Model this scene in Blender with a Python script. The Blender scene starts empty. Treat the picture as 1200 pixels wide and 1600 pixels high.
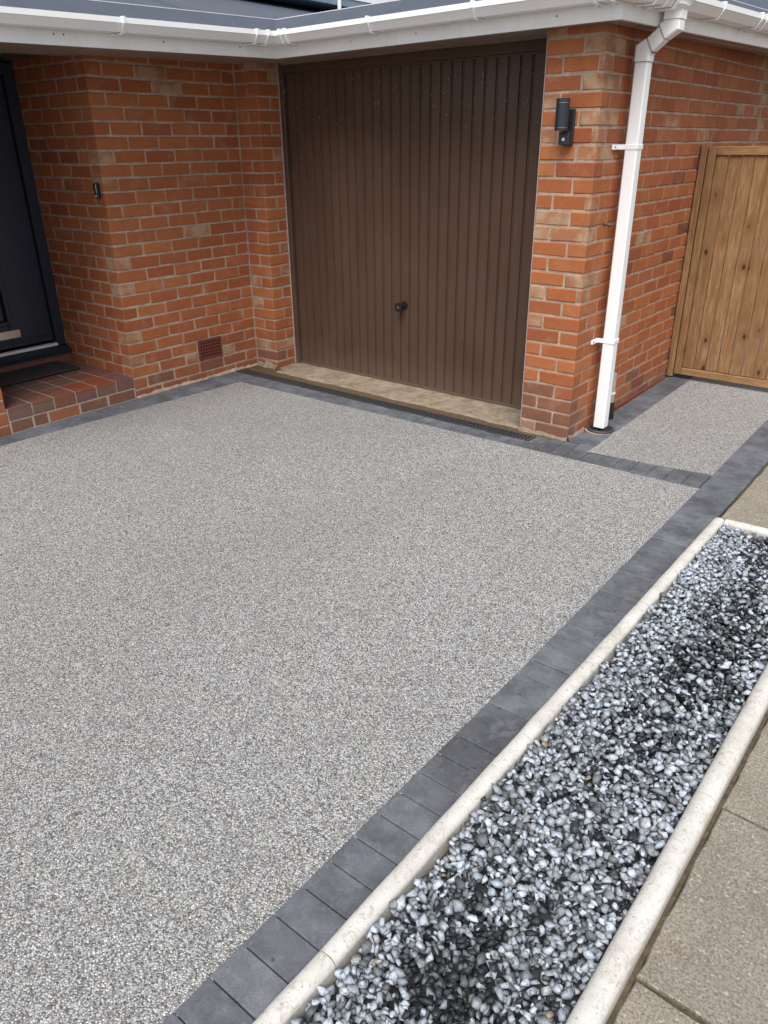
import bpy, bmesh, math, random
import numpy as np
from mathutils import Vector, Matrix
random.seed(7)
rng = np.random.default_rng(11)
S = bpy.context.scene
COL = S.collection

# ------------------------------------------------------------------ camera
YAW, PITCH, ROLL, FPX = 0.681, -0.450, -0.012, 1186.07
CAM = Vector((1.722, -3.765, 1.506))
fw = Vector((-math.sin(YAW)*math.cos(PITCH), math.cos(YAW)*math.cos(PITCH), math.sin(PITCH)))
r0 = Vector((math.cos(YAW), math.sin(YAW), 0)); u0 = r0.cross(fw)
rt = r0*math.cos(ROLL) + u0*math.sin(ROLL)
up = -r0*math.sin(ROLL) + u0*math.cos(ROLL)
cd = bpy.data.cameras.new('camera'); cam = bpy.data.objects.new('camera', cd); COL.objects.link(cam)
m = Matrix.Identity(4)
for i in range(3):
    m[i][0] = rt[i]; m[i][1] = up[i]; m[i][2] = -fw[i]; m[i][3] = CAM[i]
cam.matrix_world = m
cd.sensor_fit = 'HORIZONTAL'; cd.sensor_width = 36.0; cd.lens = 36.0*FPX/1200.0
cd.clip_start = 0.05; cd.clip_end = 500
S.camera = cam
S.render.resolution_x = 768; S.render.resolution_y = 1024

# ------------------------------------------------------------------ light (bright overcast)
SUN_EL, SUN_AZ = math.radians(57), math.radians(152)      # azimuth clockwise from +Y
w = bpy.data.worlds.new('World'); S.world = w; w.use_nodes = True
nt = w.node_tree; nt.nodes.clear()
sky = nt.nodes.new('ShaderNodeTexSky'); sky.sky_type = 'NISHITA'; sky.sun_disc = False
sky.sun_elevation = SUN_EL; sky.sun_rotation = SUN_AZ; sky.air_density = 1.0; sky.dust_density = 1.0; sky.ozone_density = 1.0
hs = nt.nodes.new('ShaderNodeHueSaturation'); hs.inputs['Saturation'].default_value = 0.30
bg = nt.nodes.new('ShaderNodeBackground'); bg.inputs['Strength'].default_value = 0.055
wo = nt.nodes.new('ShaderNodeOutputWorld')
nt.links.new(sky.outputs[0], hs.inputs['Color']); nt.links.new(hs.outputs[0], bg.inputs[0]); nt.links.new(bg.outputs[0], wo.inputs[0])
sl = bpy.data.lights.new('sun', 'SUN'); sl.energy = 1.5; sl.angle = math.radians(38); sl.color = (1.0, 0.985, 0.955)
so = bpy.data.objects.new('sun', sl); COL.objects.link(so)
sd = Vector((math.sin(SUN_AZ)*math.cos(SUN_EL), math.cos(SUN_AZ)*math.cos(SUN_EL), math.sin(SUN_EL)))
so.rotation_euler = sd.to_track_quat('Z', 'Y').to_euler(); so.location = sd*20
S.view_settings.view_transform = 'Standard'; S.view_settings.look = 'None'
S.view_settings.exposure = 1.52; S.view_settings.gamma = 1.0; S.view_settings.use_curve_mapping = False

# ------------------------------------------------------------------ node helper
class NB:
    def __init__(s, name):
        s.m = bpy.data.materials.new(name); s.m.use_nodes = True
        s.t = s.m.node_tree; s.n = s.t.nodes; s.b = s.n['Principled BSDF']
        g = s.n.new('ShaderNodeNewGeometry'); s.pos = g.outputs['Position']
        s.bumps = None
    def L(s, a, b): s.t.links.new(a, b)
    def val(s, sock, v):
        if hasattr(v, 'is_linked') or isinstance(v, bpy.types.NodeSocket): s.L(v, sock)
        elif isinstance(v, (tuple, list)) and len(v) == 3 and sock.type == 'RGBA': sock.default_value = (*v, 1)
        else: sock.default_value = v
    def mapping(s, scale=(1, 1, 1), vec=None, rot=(0, 0, 0)):
        n = s.n.new('ShaderNodeMapping'); n.inputs['Scale'].default_value = scale; n.inputs['Rotation'].default_value = rot
        s.L(vec or s.pos, n.inputs['Vector']); return n.outputs[0]
    def noise(s, scale, detail=3, rough=.55, vec=None, dist=0, col=False):
        n = s.n.new('ShaderNodeTexNoise'); n.inputs['Scale'].default_value = scale; n.inputs['Detail'].default_value = detail
        n.inputs['Roughness'].default_value = rough; n.inputs['Distortion'].default_value = dist
        s.L(vec or s.pos, n.inputs['Vector']); return n.outputs['Color' if col else 'Fac']
    def voro(s, scale, out='Color', feature='F1', vec=None, rnd=1.0):
        n = s.n.new('ShaderNodeTexVoronoi'); n.feature = feature; n.inputs['Scale'].default_value = scale
        n.inputs['Randomness'].default_value = rnd
        s.L(vec or s.pos, n.inputs['Vector']); return n.outputs[out]
    def ramp(s, fac, stops, interp='LINEAR'):
        n = s.n.new('ShaderNodeValToRGB'); s.L(fac, n.inputs[0]); e = n.color_ramp.elements; n.color_ramp.interpolation = interp
        while len(e) < len(stops): e.new(0.5)
        for k, (p, c) in enumerate(stops):
            e[k].position = p
            e[k].color = (*c, 1) if isinstance(c, (tuple, list)) else (c, c, c, 1)
        return n.outputs[0]
    def mix(s, fac, a, b, mode='MIX'):
        n = s.n.new('ShaderNodeMix'); n.data_type = 'RGBA'; n.blend_type = mode
        s.val(n.inputs[0], fac); s.val(n.inputs[6], a); s.val(n.inputs[7], b); return n.outputs[2]
    def math(s, op, a, b=0.5, c=None):
        n = s.n.new('ShaderNodeMath'); n.operation = op; s.val(n.inputs[0], a); s.val(n.inputs[1], b)
        if c is not None: s.val(n.inputs[2], c)
        return n.outputs[0]
    def sep(s, v):
        n = s.n.new('ShaderNodeSeparateXYZ'); s.L(v, n.inputs[0]); return n.outputs
    def rnd(s):
        return s.n.new('ShaderNodeObjectInfo').outputs['Random']
    def bump(s, h, dist=.001, strength=1.0):
        n = s.n.new('ShaderNodeBump'); n.inputs['Distance'].default_value = dist; n.inputs['Strength'].default_value = strength
        s.L(h, n.inputs['Height'])
        if s.bumps is not None: s.L(s.bumps, n.inputs['Normal'])
        s.bumps = n.outputs[0]; s.L(s.bumps, s.b.inputs['Normal'])
    def done(s, col, rough=.8, spec=.4, metal=0):
        s.val(s.b.inputs['Base Color'], col); s.val(s.b.inputs['Roughness'], rough)
        s.b.inputs['Specular IOR Level'].default_value = spec; s.b.inputs['Metallic'].default_value = metal
        return s.m

def brick_mat(name, stops, pale=0.5, dirt=0.0, blotch=(.44, .21, .12), lo=.55):
    b = NB(name)
    c = b.ramp(b.rnd(), stops)
    c = b.mix(b.ramp(b.noise(14, 4, .6), [(.3, .30), (.7, 0.0)]), c, (.28, .080, .032))
    c = b.mix(b.math('MULTIPLY', b.ramp(b.noise(8.0, 3, .5), [(lo, 0.0), (lo+.14, 1.0)]), pale), c, blotch)
    c = b.mix(b.ramp(b.noise(170, 2, .5), [(.35, .22), (.62, 0.0)]), c, (.12, .04, .025))
    c = b.mix(b.ramp(b.noise(48, 3, .7), [(.67, 0.0), (.73, .65)]), c, (.55, .42, .33))
    drag = b.noise(60, 3, .6, vec=b.mapping((.35, .35, 3.0)))
    c = b.mix(b.ramp(drag, [(.35, .25), (.65, 0.0)]), c, (.24, .075, .035))
    z = b.sep(b.pos)[2]
    g = b.math('ADD', z, b.math('MULTIPLY', b.noise(7, 3, .6), .22))
    c = b.mix(b.ramp(g, [(.13, .38 + dirt), (.36, 0.0)]), c, (.17, .085, .062))
    b.bump(b.noise(230, 3, .7), .0012, .6); b.bump(drag, .0015, .5); b.bump(b.noise(22, 3, .6), .004, .5)
    return b.done(c, .82, .3)

BR = [(.0, (0.342, 0.096, 0.035)), (.2, (0.426, 0.136, 0.045)), (.4, (0.373, 0.111, 0.039)), (.6, (0.457, 0.161, 0.056)), (.8, (0.395, 0.126, 0.045)), (1.0, (0.301, 0.085, 0.036))]
m_brick = brick_mat('orange_brick', BR)
m_pale = brick_mat('pale_salted_brick', [(0, (.37, .15, .065)), (.5, (.40, .20, .10)), (1, (.31, .16, .085))], .95, 0, (.46, .31, .20), .44)
m_dark = brick_mat('purple_brick', [(0, (.17, .060, .038)), (1, (.22, .078, .048))], .3)
m_base = brick_mat('weathered_base_brick', [(0, (.19, .095, .062)), (1, (.25, .105, .060))], .6, .2, (.36, .22, .15), .50)

def mortar():
    b = NB('mortar')
    c = b.ramp(b.noise(30, 4, .6), [(.3, (.36, .265, .20)), (.7, (.50, .395, .315))])
    c = b.mix(b.ramp(b.noise(9, 3), [(.4, .45), (.6, 0.0)]), c, (.24, .14, .095))
    b.bump(b.noise(260, 3, .7), .002, .8); b.bump(b.noise(60, 2), .003, .6)
    return b.done(c, .92, .2)
m_mortar = mortar()

def white_plastic(name='white_upvc', base=(.80, .80, .80), grime=.18):
    b = NB(name)
    c = b.mix(b.math('MULTIPLY', b.ramp(b.noise(5, 4, .65), [(.42, 0.0), (.72, 1.0)]), grime), base, (.48, .45, .41))
    st = b.noise(34, 3, .6, vec=b.mapping((1, 1, .07)))
    c = b.mix(b.math('MULTIPLY', b.ramp(st, [(.55, 0.0), (.75, 1.0)]), .08+grime*.25), c, (.50, .47, .41))
    c = b.mix(b.ramp(b.noise(120, 2), [(.66, 0.0), (.78, .4)]), c, (.42, .40, .36))
    return b.done(c, .32, .5)
m_white = white_plastic()
m_gutter = white_plastic('white_gutter_plastic', (.88, .88, .885), .04)
m_fascia = white_plastic('white_fascia_board', (.84, .84, .835), .22)
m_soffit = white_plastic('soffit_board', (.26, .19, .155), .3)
m_ceil = white_plastic('shade_toned_ceiling_board', (.055, .040, .032), .3)  # porch recess shade put into the dark brown base colour

def resin():
    b = NB('resin_bound_aggregate')
    wv = b.mapping((1, 1, .3))
    sc = 285
    v = b.voro(sc, 'Color', vec=wv); k = b.sep(v)
    c = b.ramp(k[0], [(.0, (0.033, 0.033, 0.032)), (.16, (0.110, 0.109, 0.108)), (.30, (0.265, 0.261, 0.257)), (.45, (0.426, 0.412, 0.391)),
                      (.60, (0.519, 0.507, 0.489)), (.72, (0.308, 0.308, 0.315)), (.84, (0.685, 0.679, 0.671)), (.97, (0.884, 0.880, 0.864))], 'CONSTANT')
    c = b.mix(b.math('GREATER_THAN', k[1], .988), c, (.30, .19, .12))
    v2 = b.voro(150, 'Color', vec=wv); k2 = b.sep(v2)
    c = b.mix(.20, c, b.ramp(k2[0], [(0, .16), (.5, .42), (1, .75)]))
    d = b.voro(sc, 'Distance', vec=wv)
    c = b.mix(b.ramp(d, [(.50, 0.0), (.85, .75)]), c, (.07, .065, .06))
    c = b.mix(b.ramp(b.noise(1.3, 4, .6), [(.35, .16), (.65, 0.0)]), c, (.20, .19, .175))
    c = b.mix(b.ramp(b.noise(.45, 2, .5), [(.42, .14), (.58, 0.0)]), c, (.16, .155, .15))
    n = b.n.new('ShaderNodeMath'); n.operation = 'SUBTRACT'; n.inputs[0].default_value = 1; b.L(d, n.inputs[1])
    b.bump(n.outputs[0], .0035, .85)
    return b.done(c, .55, .35)
m_resin = resin()

def block_mat():
    b = NB('charcoal_block')
    c = b.ramp(b.rnd(), [(0, (0.116, 0.124, 0.140)), (.35, (0.143, 0.151, 0.171)), (.7, (0.165, 0.174, 0.190)), (1, (0.124, 0.132, 0.147))])
    c = b.mix(b.ramp(b.noise(7, 6, .72), [(.38, .75), (.60, 0.0)]), c, (.062, .065, .076))
    c = b.mix(b.ramp(b.noise(1.1, 3, .5), [(.54, 0.0), (.60, .55)]), c, (.055, .055, .062))
    c = b.mix(b.ramp(b.noise(15, 5, .7, dist=1.2), [(.52, 0.0), (.68, .45)]), c, (.20, .21, .225))
    spots = b.ramp(b.voro(19, 'Distance'), [(.07, 1.0), (.13, 0.0)])
    gate = b.ramp(b.noise(2.6, 2), [(.42, 0.0), (.50, 1.0)])
    c = b.mix(b.math('MULTIPLY', b.math('MULTIPLY', spots, gate), .65), c, (.03, .032, .038))
    c = b.mix(b.ramp(b.noise(130, 2, .6), [(.68, 0.0), (.78, .5)]), c, (.30, .30, .30))
    c = b.mix(b.ramp(b.noise(300, 2, .6), [(.3, .3), (.6, 0.0)]), c, (.03, .03, .035))
    b.bump(b.noise(340, 3, .7), .0012, .7); b.bump(b.noise(35, 4, .7), .002, .5)
    return b.done(c, .72, .35)
m_block = block_mat()

def dirt_mat(name, a, bcol, bs=120):
    b = NB(name); c = b.ramp(b.noise(40, 5, .7), [(.3, a), (.7, bcol)])
    b.bump(b.noise(bs, 4, .7), .004, .9); return b.done(c, .95, .1)
m_joint = dirt_mat('joint_sand', (.035, .035, .038), (.075, .073, .07))
m_grit = dirt_mat('brown_grit', (.050, .040, .029), (.14, .108, .068))
m_earth = dirt_mat('packed_earth', (.12, .085, .06), (.2, .15, .11))

def slab_mat():
    b = NB('weathered_slab')
    c = b.ramp(b.noise(4, 6, .7), [(.3, (0.213, 0.184, 0.147)), (.5, (0.286, 0.252, 0.206)), (.72, (0.336, 0.289, 0.232))])
    c = b.mix(b.math('MULTIPLY', b.rnd(), .25), c, (.24, .225, .20))
    c = b.mix(b.ramp(b.noise(26, 5, .75, dist=.8), [(.52, 0.0), (.72, .4)]), c, (.36, .33, .285))
    c = b.mix(b.ramp(b.noise(3.2, 4, .6), [(.58, 0.0), (.72, .35)]), c, (.40, .27, .17))
    c = b.mix(b.ramp(b.noise(170, 3, .7), [(.36, .7), (.56, 0.0)]), c, (.085, .073, .058))
    c = b.mix(b.ramp(b.noise(85, 2, .6), [(.62, 0.0), (.70, .65)]), c, (.46, .43, .38))
    b.bump(b.noise(230, 4, .75), .0022, .8); b.bump(b.noise(28, 4, .7), .003, .5)
    return b.done(c, .9, .2)
m_slab = slab_mat()

def edging_mat():
    b = NB('cream_concrete')
    c = b.ramp(b.noise(8, 5, .65), [(.3, (.46, .43, .39)), (.5, (.55, .53, .495)), (.7, (.62, .605, .58))])
    c = b.mix(b.ramp(b.noise(34, 5, .75, dist=1.5), [(.52, 0.0), (.66, .6)]), c, (.34, .26, .19))
    c = b.mix(b.ramp(b.noise(150, 2, .6), [(.64, 0.0), (.70, .7)]), c, (.2, .17, .14))
    z = b.sep(b.pos)[2]
    c = b.mix(b.ramp(b.math('ADD', z, b.math('MULTIPLY', b.noise(20, 3), .02)), [(.012, .5), (.035, 0.0)]), c, (.33, .26, .18))
    b.bump(b.noise(200, 3, .7), .0012, .6); b.bump(b.noise(18, 4, .7), .004, .5)
    return b.done(c, .78, .3)
m_edge = edging_mat()

def gravel_mat():
    b = NB('slate_chippings')
    a = b.n.new('ShaderNodeAttribute'); a.attribute_name = 'stone_tint'; c = a.outputs['Color']
    vein = b.noise(75, 6, .75, dist=2.2)
    c = b.mix(b.ramp(vein, [(.36, .75), (.50, 0.0)]), c, (.055, .058, .062))
    c = b.mix(b.ramp(vein, [(.58, 0.0), (.66, .30)]), c, (.55, .57, .60))
    b.bump(b.noise(330, 3, .7), .001, .7)
    return b.done(c, .50, .4)
m_gravel = gravel_mat()

def brown_paint():
    b = NB('brown_painted_steel')
    z = b.sep(b.pos)[2]
    c = b.ramp(b.noise(3.0, 4, .6, vec=b.mapping((1, 1, .35))), [(.3, (0.067, 0.038, 0.025)), (.7, (0.093, 0.054, 0.037))])
    c = b.mix(b.ramp(b.noise(45, 4, .7, vec=b.mapping((1, 1, .12))), [(.55, 0.0), (.8, .3)]), c, (.145, .102, .075))
    hi = b.ramp(z, [(1.45/2.2, 0.0), (1.70/2.2, 1.0), (1.90/2.2, 1.0), (1.93/2.2, 0.0)])
    zr = b.math('DIVIDE', z, 2.2); hi.node.inputs[0].links and b.t.links.remove(hi.node.inputs[0].links[0]); b.L(zr, hi.node.inputs[0])
    fleck = b.ramp(b.noise(58, 3, .7, vec=b.mapping((1.6, 1, .5))), [(.655, 0.0), (.68, .9)])
    c = b.mix(b.math('MULTIPLY', hi, fleck), c, (.42, .40, .36))
    c = b.mix(b.ramp(b.noise(70, 2, .6), [(.755, 0.0), (.775, .6)]), c, (.35, .31, .27))
    lowz = b.ramp(b.math('ADD', z, b.math('MULTIPLY', b.noise(9, 4, .6), .25)), [(.10, .28), (.36, 0.0)])
    c = b.mix(lowz, c, (.19, .145, .11))
    c = b.mix(b.ramp(b.noise(26, 4, .7, vec=b.mapping((1, 1, .06))), [(.58, 0.0), (.75, .25)]), c, (.045, .028, .02))
    b.bump(b.noise(60, 3), .0006, .4); b.bump(b.noise(2.2, 2, vec=b.mapping((1, 1, .5))), .012, .5)
    return b.done(c, b.ramp(b.noise(5, 4), [(.3, .34), (.7, .55)]), .4)
m_brown = brown_paint()

def simple(name, col, rough=.6, spec=.4, metal=0, n=.15, sc=40, bd=.0006):
    b = NB(name); c = b.mix(b.math('MULTIPLY', b.ramp(b.noise(sc, 4, .65), [(.35, 1.0), (.65, 0.0)]), n), col, tuple(x*.45 for x in col))
    b.bump(b.noise(sc*3, 3), bd, .4); return b.done(c, rough, spec, metal)
m_black = simple('black_plastic', (.012, .012, .013), .45)
m_rubber = simple('black_rubber', (0.027, 0.025, 0.025), .5, .5)
m_iron = simple('black_iron_grate', (.055, .055, .060), .4, .6, 0, .5)
m_lamp = simple('dark_grey_lamp_metal', (.020, .024, .031), .38, .5)
m_chrome = simple('brushed_steel', (.62, .60, .57), .28, .5, 1.0, .2, 25)
m_dot = simple('dark_screw', (.05, .045, .04), .6)
m_void = simple('dark_cavity', (.006, .006, .006), .9, .1)
m_door = simple('anthracite_door', (0.025, 0.033, 0.052), .36, .45, 0, .12, 60, .0004)
m_glass = simple('obscure_glass', (.030, .036, .034), .12, .6)
m_terra = simple('terracotta_vent', (.16, .042, .030), .7, .3, 0, .3, 60)
m_dpc = simple('red_base_strip', (.22, .055, .028), .85, .2, 0, .5, 14)
m_roof = simple('grey_roof_membrane', (.075, .089, .118), .55, .4, 0, .25, 6)
m_trim = simple('white_roof_trim', (.70, .72, .75), .5)
m_bluegrey = simple('blue_grey_flashing', (.22, .30, .36), .5)
m_lens = simple('sensor_lens', (.55, .57, .6), .15, .8)
m_greypipe = simple('grey_pipe_plastic', (.42, .38, .32), .6, .3, 0, .4)

def sill_mat():
    b = NB('stained_concrete')
    c = b.ramp(b.noise(7, 5, .7), [(.3, (.18, .140, .100)), (.5, (.29, .240, .180)), (.7, (.37, .315, .245))])
    c = b.mix(b.ramp(b.noise(13, 5, .75, dist=1.4), [(.46, 0.0), (.66, .7)]), c, (.15, .098, .060))
    c = b.mix(b.ramp(b.noise(120, 3, .7), [(.35, .45), (.55, 0.0)]), c, (.18, .13, .09))
    b.bump(b.noise(150, 4, .75), .003, .8); b.bump(b.noise(15, 4, .7), .008, .6)
    return b.done(c, .92, .15)
m_sill = sill_mat()

def tile_mat(name, col, col2):
    b = NB(name); c = b.ramp(b.noise(16, 5, .65), [(.3, col), (.7, col2)])
    c = b.mix(b.ramp(b.noise(24, 4, .7), [(.6, 0.0), (.76, .35)]), c, (.42, .33, .28))
    c = b.mix(b.ramp(b.noise(110, 3, .6), [(.35, .35), (.55, 0.0)]), c, tuple(x*.4 for x in col))
    b.bump(b.noise(110, 4), .0008, .5); return b.done(c, .55, .4)
m_t_or = tile_mat('orange_quarry_tile', (0.284, 0.069, 0.027), (0.209, 0.061, 0.032))
m_t_br = tile_mat('brown_quarry_tile', (0.152, 0.099, 0.072), (0.196, 0.099, 0.070))
m_t_pu = tile_mat('purple_quarry_tile', (0.152, 0.075, 0.075), (0.189, 0.090, 0.081))
m_t_rd = tile_mat('red_brown_quarry_tile', (0.217, 0.081, 0.049), (0.174, 0.075, 0.052))

def wood_mat(name, rot=(0, 0, 0), light=1.0, axis=2):
    """knotty softwood, grain along the given axis; every board gets its own pattern"""
    b = NB(name)
    off = b.n.new('ShaderNodeVectorMath'); off.operation = 'ADD'; b.L(b.pos, off.inputs[0])
    cmb = b.n.new('ShaderNodeCombineXYZ'); r = b.rnd()
    for i, k in enumerate((17.0, 5.0, 31.0)): b.L(b.math('MULTIPLY', r, k), cmb.inputs[i])
    b.L(cmb.outputs[0], off.inputs[1]); P = off.outputs[0]
    st = [1, 1, 1]; st[axis] = .09
    sk = [1, 1, 1]; sk[axis] = .62; sk[1] = .02
    g = b.noise(36, 4, .6, vec=b.mapping(tuple(st), P), dist=.5)
    L = lambda c: tuple(x*light for x in c)
    c = b.ramp(g, [(.30, L((.28, .145, .062))), (.5, L((.41, .235, .110))), (.7, L((.54, .335, .172)))])
    fine = b.noise(190, 3, .6, vec=b.mapping(tuple(.06 if i == axis else 1 for i in range(3)), P))
    c = b.mix(b.math('MULTIPLY', b.rnd(), .35), c, L((.24, .125, .06)))
    c = b.mix(b.ramp(fine, [(.38, .6), (.56, 0.0)]), c, L((.19, .080, .028)))
    c = b.mix(b.ramp(b.noise(2.6, 3, .6, vec=b.mapping(tuple(st[i] if i != axis else .7 for i in range(3)), P)), [(.45, 0.0), (.7, .45)]), c, L((.26, .145, .065)))
    kn = b.voro(9.5, 'Distance', vec=b.mapping(tuple(sk), P), rnd=1.0)
    kc = b.sep(b.voro(9.5, 'Color', vec=b.mapping(tuple(sk), P), rnd=1.0))[0]
    on = b.math('GREATER_THAN', kc, .28)
    c = b.mix(b.math('MULTIPLY', on, b.ramp(kn, [(.08, .85), (.42, 0.0)])), c, L((.24, .115, .045)))
    c = b.mix(b.math('MULTIPLY', on, b.ramp(kn, [(.07, .95), (.13, 0.0)])), c, L((.07, .028, .012)))
    b.bump(g, .002, .5); b.bump(fine, .0008, .5)
    return b.done(c, .78, .25)
m_wood = wood_mat('knotty_pine', light=.80)
m_wood_h = wood_mat('pine_rail', axis=0, light=.84)
m_boardwhite = white_plastic('white_cladding', (.80, .80, .82), .1)

# ------------------------------------------------------------------ mesh helpers
def mesh(name, V, F, mat, smooth=False):
    me = bpy.data.meshes.new(name); me.from_pydata([tuple(v) for v in V], [], F); me.materials.append(mat)
    if smooth: me.polygons.foreach_set('use_smooth', [True]*len(F))
    me.update(); return me
def link(name, me, parent=None, loc=(0, 0, 0), rot=(0, 0, 0)):
    o = bpy.data.objects.new(name, me); COL.objects.link(o); o.location = loc; o.rotation_euler = rot
    if parent is not None:
        o.parent = parent
        if parent.type == 'EMPTY': o.location = Vector(loc) - parent_loc(parent)
        elif parent.parent is not None or True: o.location = Vector(loc) - parent_loc(parent)
    return o
def parent_loc(p):
    l = Vector(p.location)
    while p.parent is not None: p = p.parent; l += Vector(p.location)
    return l
def thing(name, label, cat, loc=(0, 0, 0), group=None):
    o = bpy.data.objects.new(name, None); COL.objects.link(o); o.location = loc; o.empty_display_size = .1
    o['label'] = label; o['category'] = cat
    if group: o['group'] = group
    return o
def tag(o, label=None, cat=None, group=None, kind=None):
    for k, v in (('label', label), ('category', cat), ('group', group), ('kind', kind)):
        if v: o[k] = v
    return o
class MB:
    def __init__(s): s.V = []; s.F = []
    def add(s, V, F):
        n = len(s.V); s.V += [tuple(v) for v in V]; s.F += [tuple(i+n for i in f) for f in F]; return s
    def box(s, x0, x1, y0, y1, z0, z1, bev=0.0):
        if bev <= 0:
            V = [(x, y, z) for z in (z0, z1) for y in (y0, y1) for x in (x0, x1)]
            F = [(0, 2, 3, 1), (4, 5, 7, 6), (0, 1, 5, 4), (2, 6, 7, 3), (0, 4, 6, 2), (1, 3, 7, 5)]
            return s.add(V, F)
        V, F = bevbox(x1-x0, y1-y0, z1-z0, bev)
        c = ((x0+x1)/2, (y0+y1)/2, (z0+z1)/2)
        return s.add([(v[0]+c[0], v[1]+c[1], v[2]+c[2]) for v in V], F)
    def prism(s, prof, a, b):
        """prof: list of 3D points at a; shifted by (b-a)"""
        n = len(prof); d = Vector(b)-Vector(a)
        V = [tuple(Vector(p)) for p in prof] + [tuple(Vector(p)+d) for p in prof]
        F = [tuple(range(n))[::-1], tuple(range(n, 2*n))] + [(i, (i+1) % n, n+(i+1) % n, n+i) for i in range(n)]
        return s.add(V, F)
    def cyl(s, c, r, h, seg=24, axis=2, r2=None):
        r2 = r if r2 is None else r2; V = []
        for k, rr in ((0, r), (h, r2)):
            for i in range(seg):
                a = 2*math.pi*i/seg; p = [rr*math.cos(a), rr*math.sin(a), k]
                if axis == 0: p = [p[2], p[0], p[1]]
                if axis == 1: p = [p[0], p[2], p[1]]
                V.append((c[0]+p[0], c[1]+p[1], c[2]+p[2]))
        F = [tuple(range(seg))[::-1], tuple(range(seg, 2*seg))] + [(i, (i+1) % seg, seg+(i+1) % seg, seg+i) for i in range(seg)]
        return s.add(V, F)
    def build(s, name, mat, parent=None, smooth=False, fix=True):
        me = mesh(name, s.V, s.F, mat)
        bm = bmesh.new(); bm.from_mesh(me)
        if fix: bmesh.ops.recalc_face_normals(bm, faces=bm.faces)
        if parent is not None: bmesh.ops.translate(bm, verts=bm.verts, vec=-parent_loc(parent))
        bm.to_mesh(me); bm.free()
        if smooth:
            me.polygons.foreach_set('use_smooth', [True]*len(me.polygons))
            try: me.set_sharp_from_angle(angle=math.radians(35))
            except Exception: pass
        o = bpy.data.objects.new(name, me); COL.objects.link(o)
        if parent is not None: o.parent = parent
        return o
def bevbox(sx, sy, sz, b, jit=0.0, rg=None):
    """box with chamfered edges: 24 verts, 26 faces"""
    h = (sx/2, sy/2, sz/2); V = []; idx = {}
    for cx in (-1, 1):
        for cy in (-1, 1):
            for cz in (-1, 1):
                c = (cx, cy, cz)
                j = [(rg.uniform(-jit, jit) if jit else 0) for _ in range(3)]
                for ax in range(3):
                    p = [c[i]*(h[i]-(0 if i == ax else b)) + j[i] for i in range(3)]
                    idx[(c, ax)] = len(V); V.append(p)
    F = []
    for ax in range(3):
        o = [i for i in range(3) if i != ax]
        for s in (-1, 1):
            q = []
            for a, bb in ((-1, -1), (1, -1), (1, 1), (-1, 1)):
                c = [0, 0, 0]; c[ax] = s; c[o[0]] = a; c[o[1]] = bb; q.append(idx[(tuple(c), ax)])
            F.append(tuple(q) if (s > 0) == (ax != 1) else tuple(q[::-1]))
    for ax in range(3):                       # edges along ax
        o = [i for i in range(3) if i != ax]
        for a in (-1, 1):
            for bb in (-1, 1):
                c0 = [0, 0, 0]; c0[ax] = -1; c0[o[0]] = a; c0[o[1]] = bb; c1 = list(c0); c1[ax] = 1
                q = (idx[(tuple(c0), o[0])], idx[(tuple(c1), o[0])], idx[(tuple(c1), o[1])], idx[(tuple(c0), o[1])])
                F.append(q)
    for cx in (-1, 1):
        for cy in (-1, 1):
            for cz in (-1, 1): F.append(tuple(idx[((cx, cy, cz), k)] for k in range(3)))
    # outward orientation
    Vv = [Vector(v) for v in V]; G = []
    for f in F:
        cen = sum((Vv[i] for i in f), Vector())/len(f); n = (Vv[f[1]]-Vv[f[0]]).cross(Vv[f[2]]-Vv[f[0]])
        G.append(f if n.dot(cen) > 0 else f[::-1])
    return V, G
_cache = {}
def piece(name, parent, x0, x1, y0, y1, z0, z1, mat, bev=.0042, jit=.0016, variants=8, rot=None):
    sx, sy, sz = round(x1-x0, 3), round(y1-y0, 3), round(z1-z0, 3)
    k = (name, sx, sy, sz, mat.name, random.randrange(variants))
    if k not in _cache:
        V, F = bevbox(sx, sy, sz, bev, jit, random); _cache[k] = mesh(name, V, F, mat)
    return link(name, _cache[k], parent, ((x0+x1)/2, (y0+y1)/2, (z0+z1)/2), rot or (0, 0, 0))
_rest = {}
def rest_brick(key, x0, x1, y0, y1, z0, z1):
    _rest.setdefault(key, MB()).box(x0, x1, y0, y1, z0, z1, .003)

# ------------------------------------------------------------------ shared dimensions
XV, PCY, ICY = -2.637, -.991, .096          # vent wall face, its two ends
ECX, RVY = -2.417, .299                     # garage opening left side, door plane
DX0, DX1 = -2.417, -.300                    # opening
HB = .0650
zl = lambda n: -.017 + .0757*n
zr = lambda n: .075*n
def gz(x, y): return .02*max(0.0, y) if x > 0 else 0.0

# ------------------------------------------------------------------ setting: ground
g = MB()
g.box(-12, 14, -14, 16, -.30, -.045)
tag(g.build('ground', m_earth), kind='structure')

def sheet(name, poly, z, mat, thick=.04, step=None):
    mb = MB(); n = len(poly)
    V = [(x, y, z+gz(x, y)) for x, y in poly] + [(x, y, z-thick) for x, y in poly]
    F = [tuple(range(n)), tuple(range(n, 2*n))[::-1]] + [(i, n+i, n+(i+1) % n, (i+1) % n) for i in range(n)]
    mb.add(V, F); return mb
RBI, RBO = .800, .975                       # long border, inner and outer edge
d = sheet('d', [(-2.397, -.293), (RBI+.012, -.212), (RBI+.04, -2.3), (RBI+.04, -7.5), (-2.64, -7.5), (-2.508, -1.994)], 0, m_resin)
tag(d.build('driveway', m_resin), kind='structure')
p = sheet('p', [(.165, -.082), (RBI-.005, -.012), (RBI-.01, 6.0), (.165, 6.0)], 0, m_resin)
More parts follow.
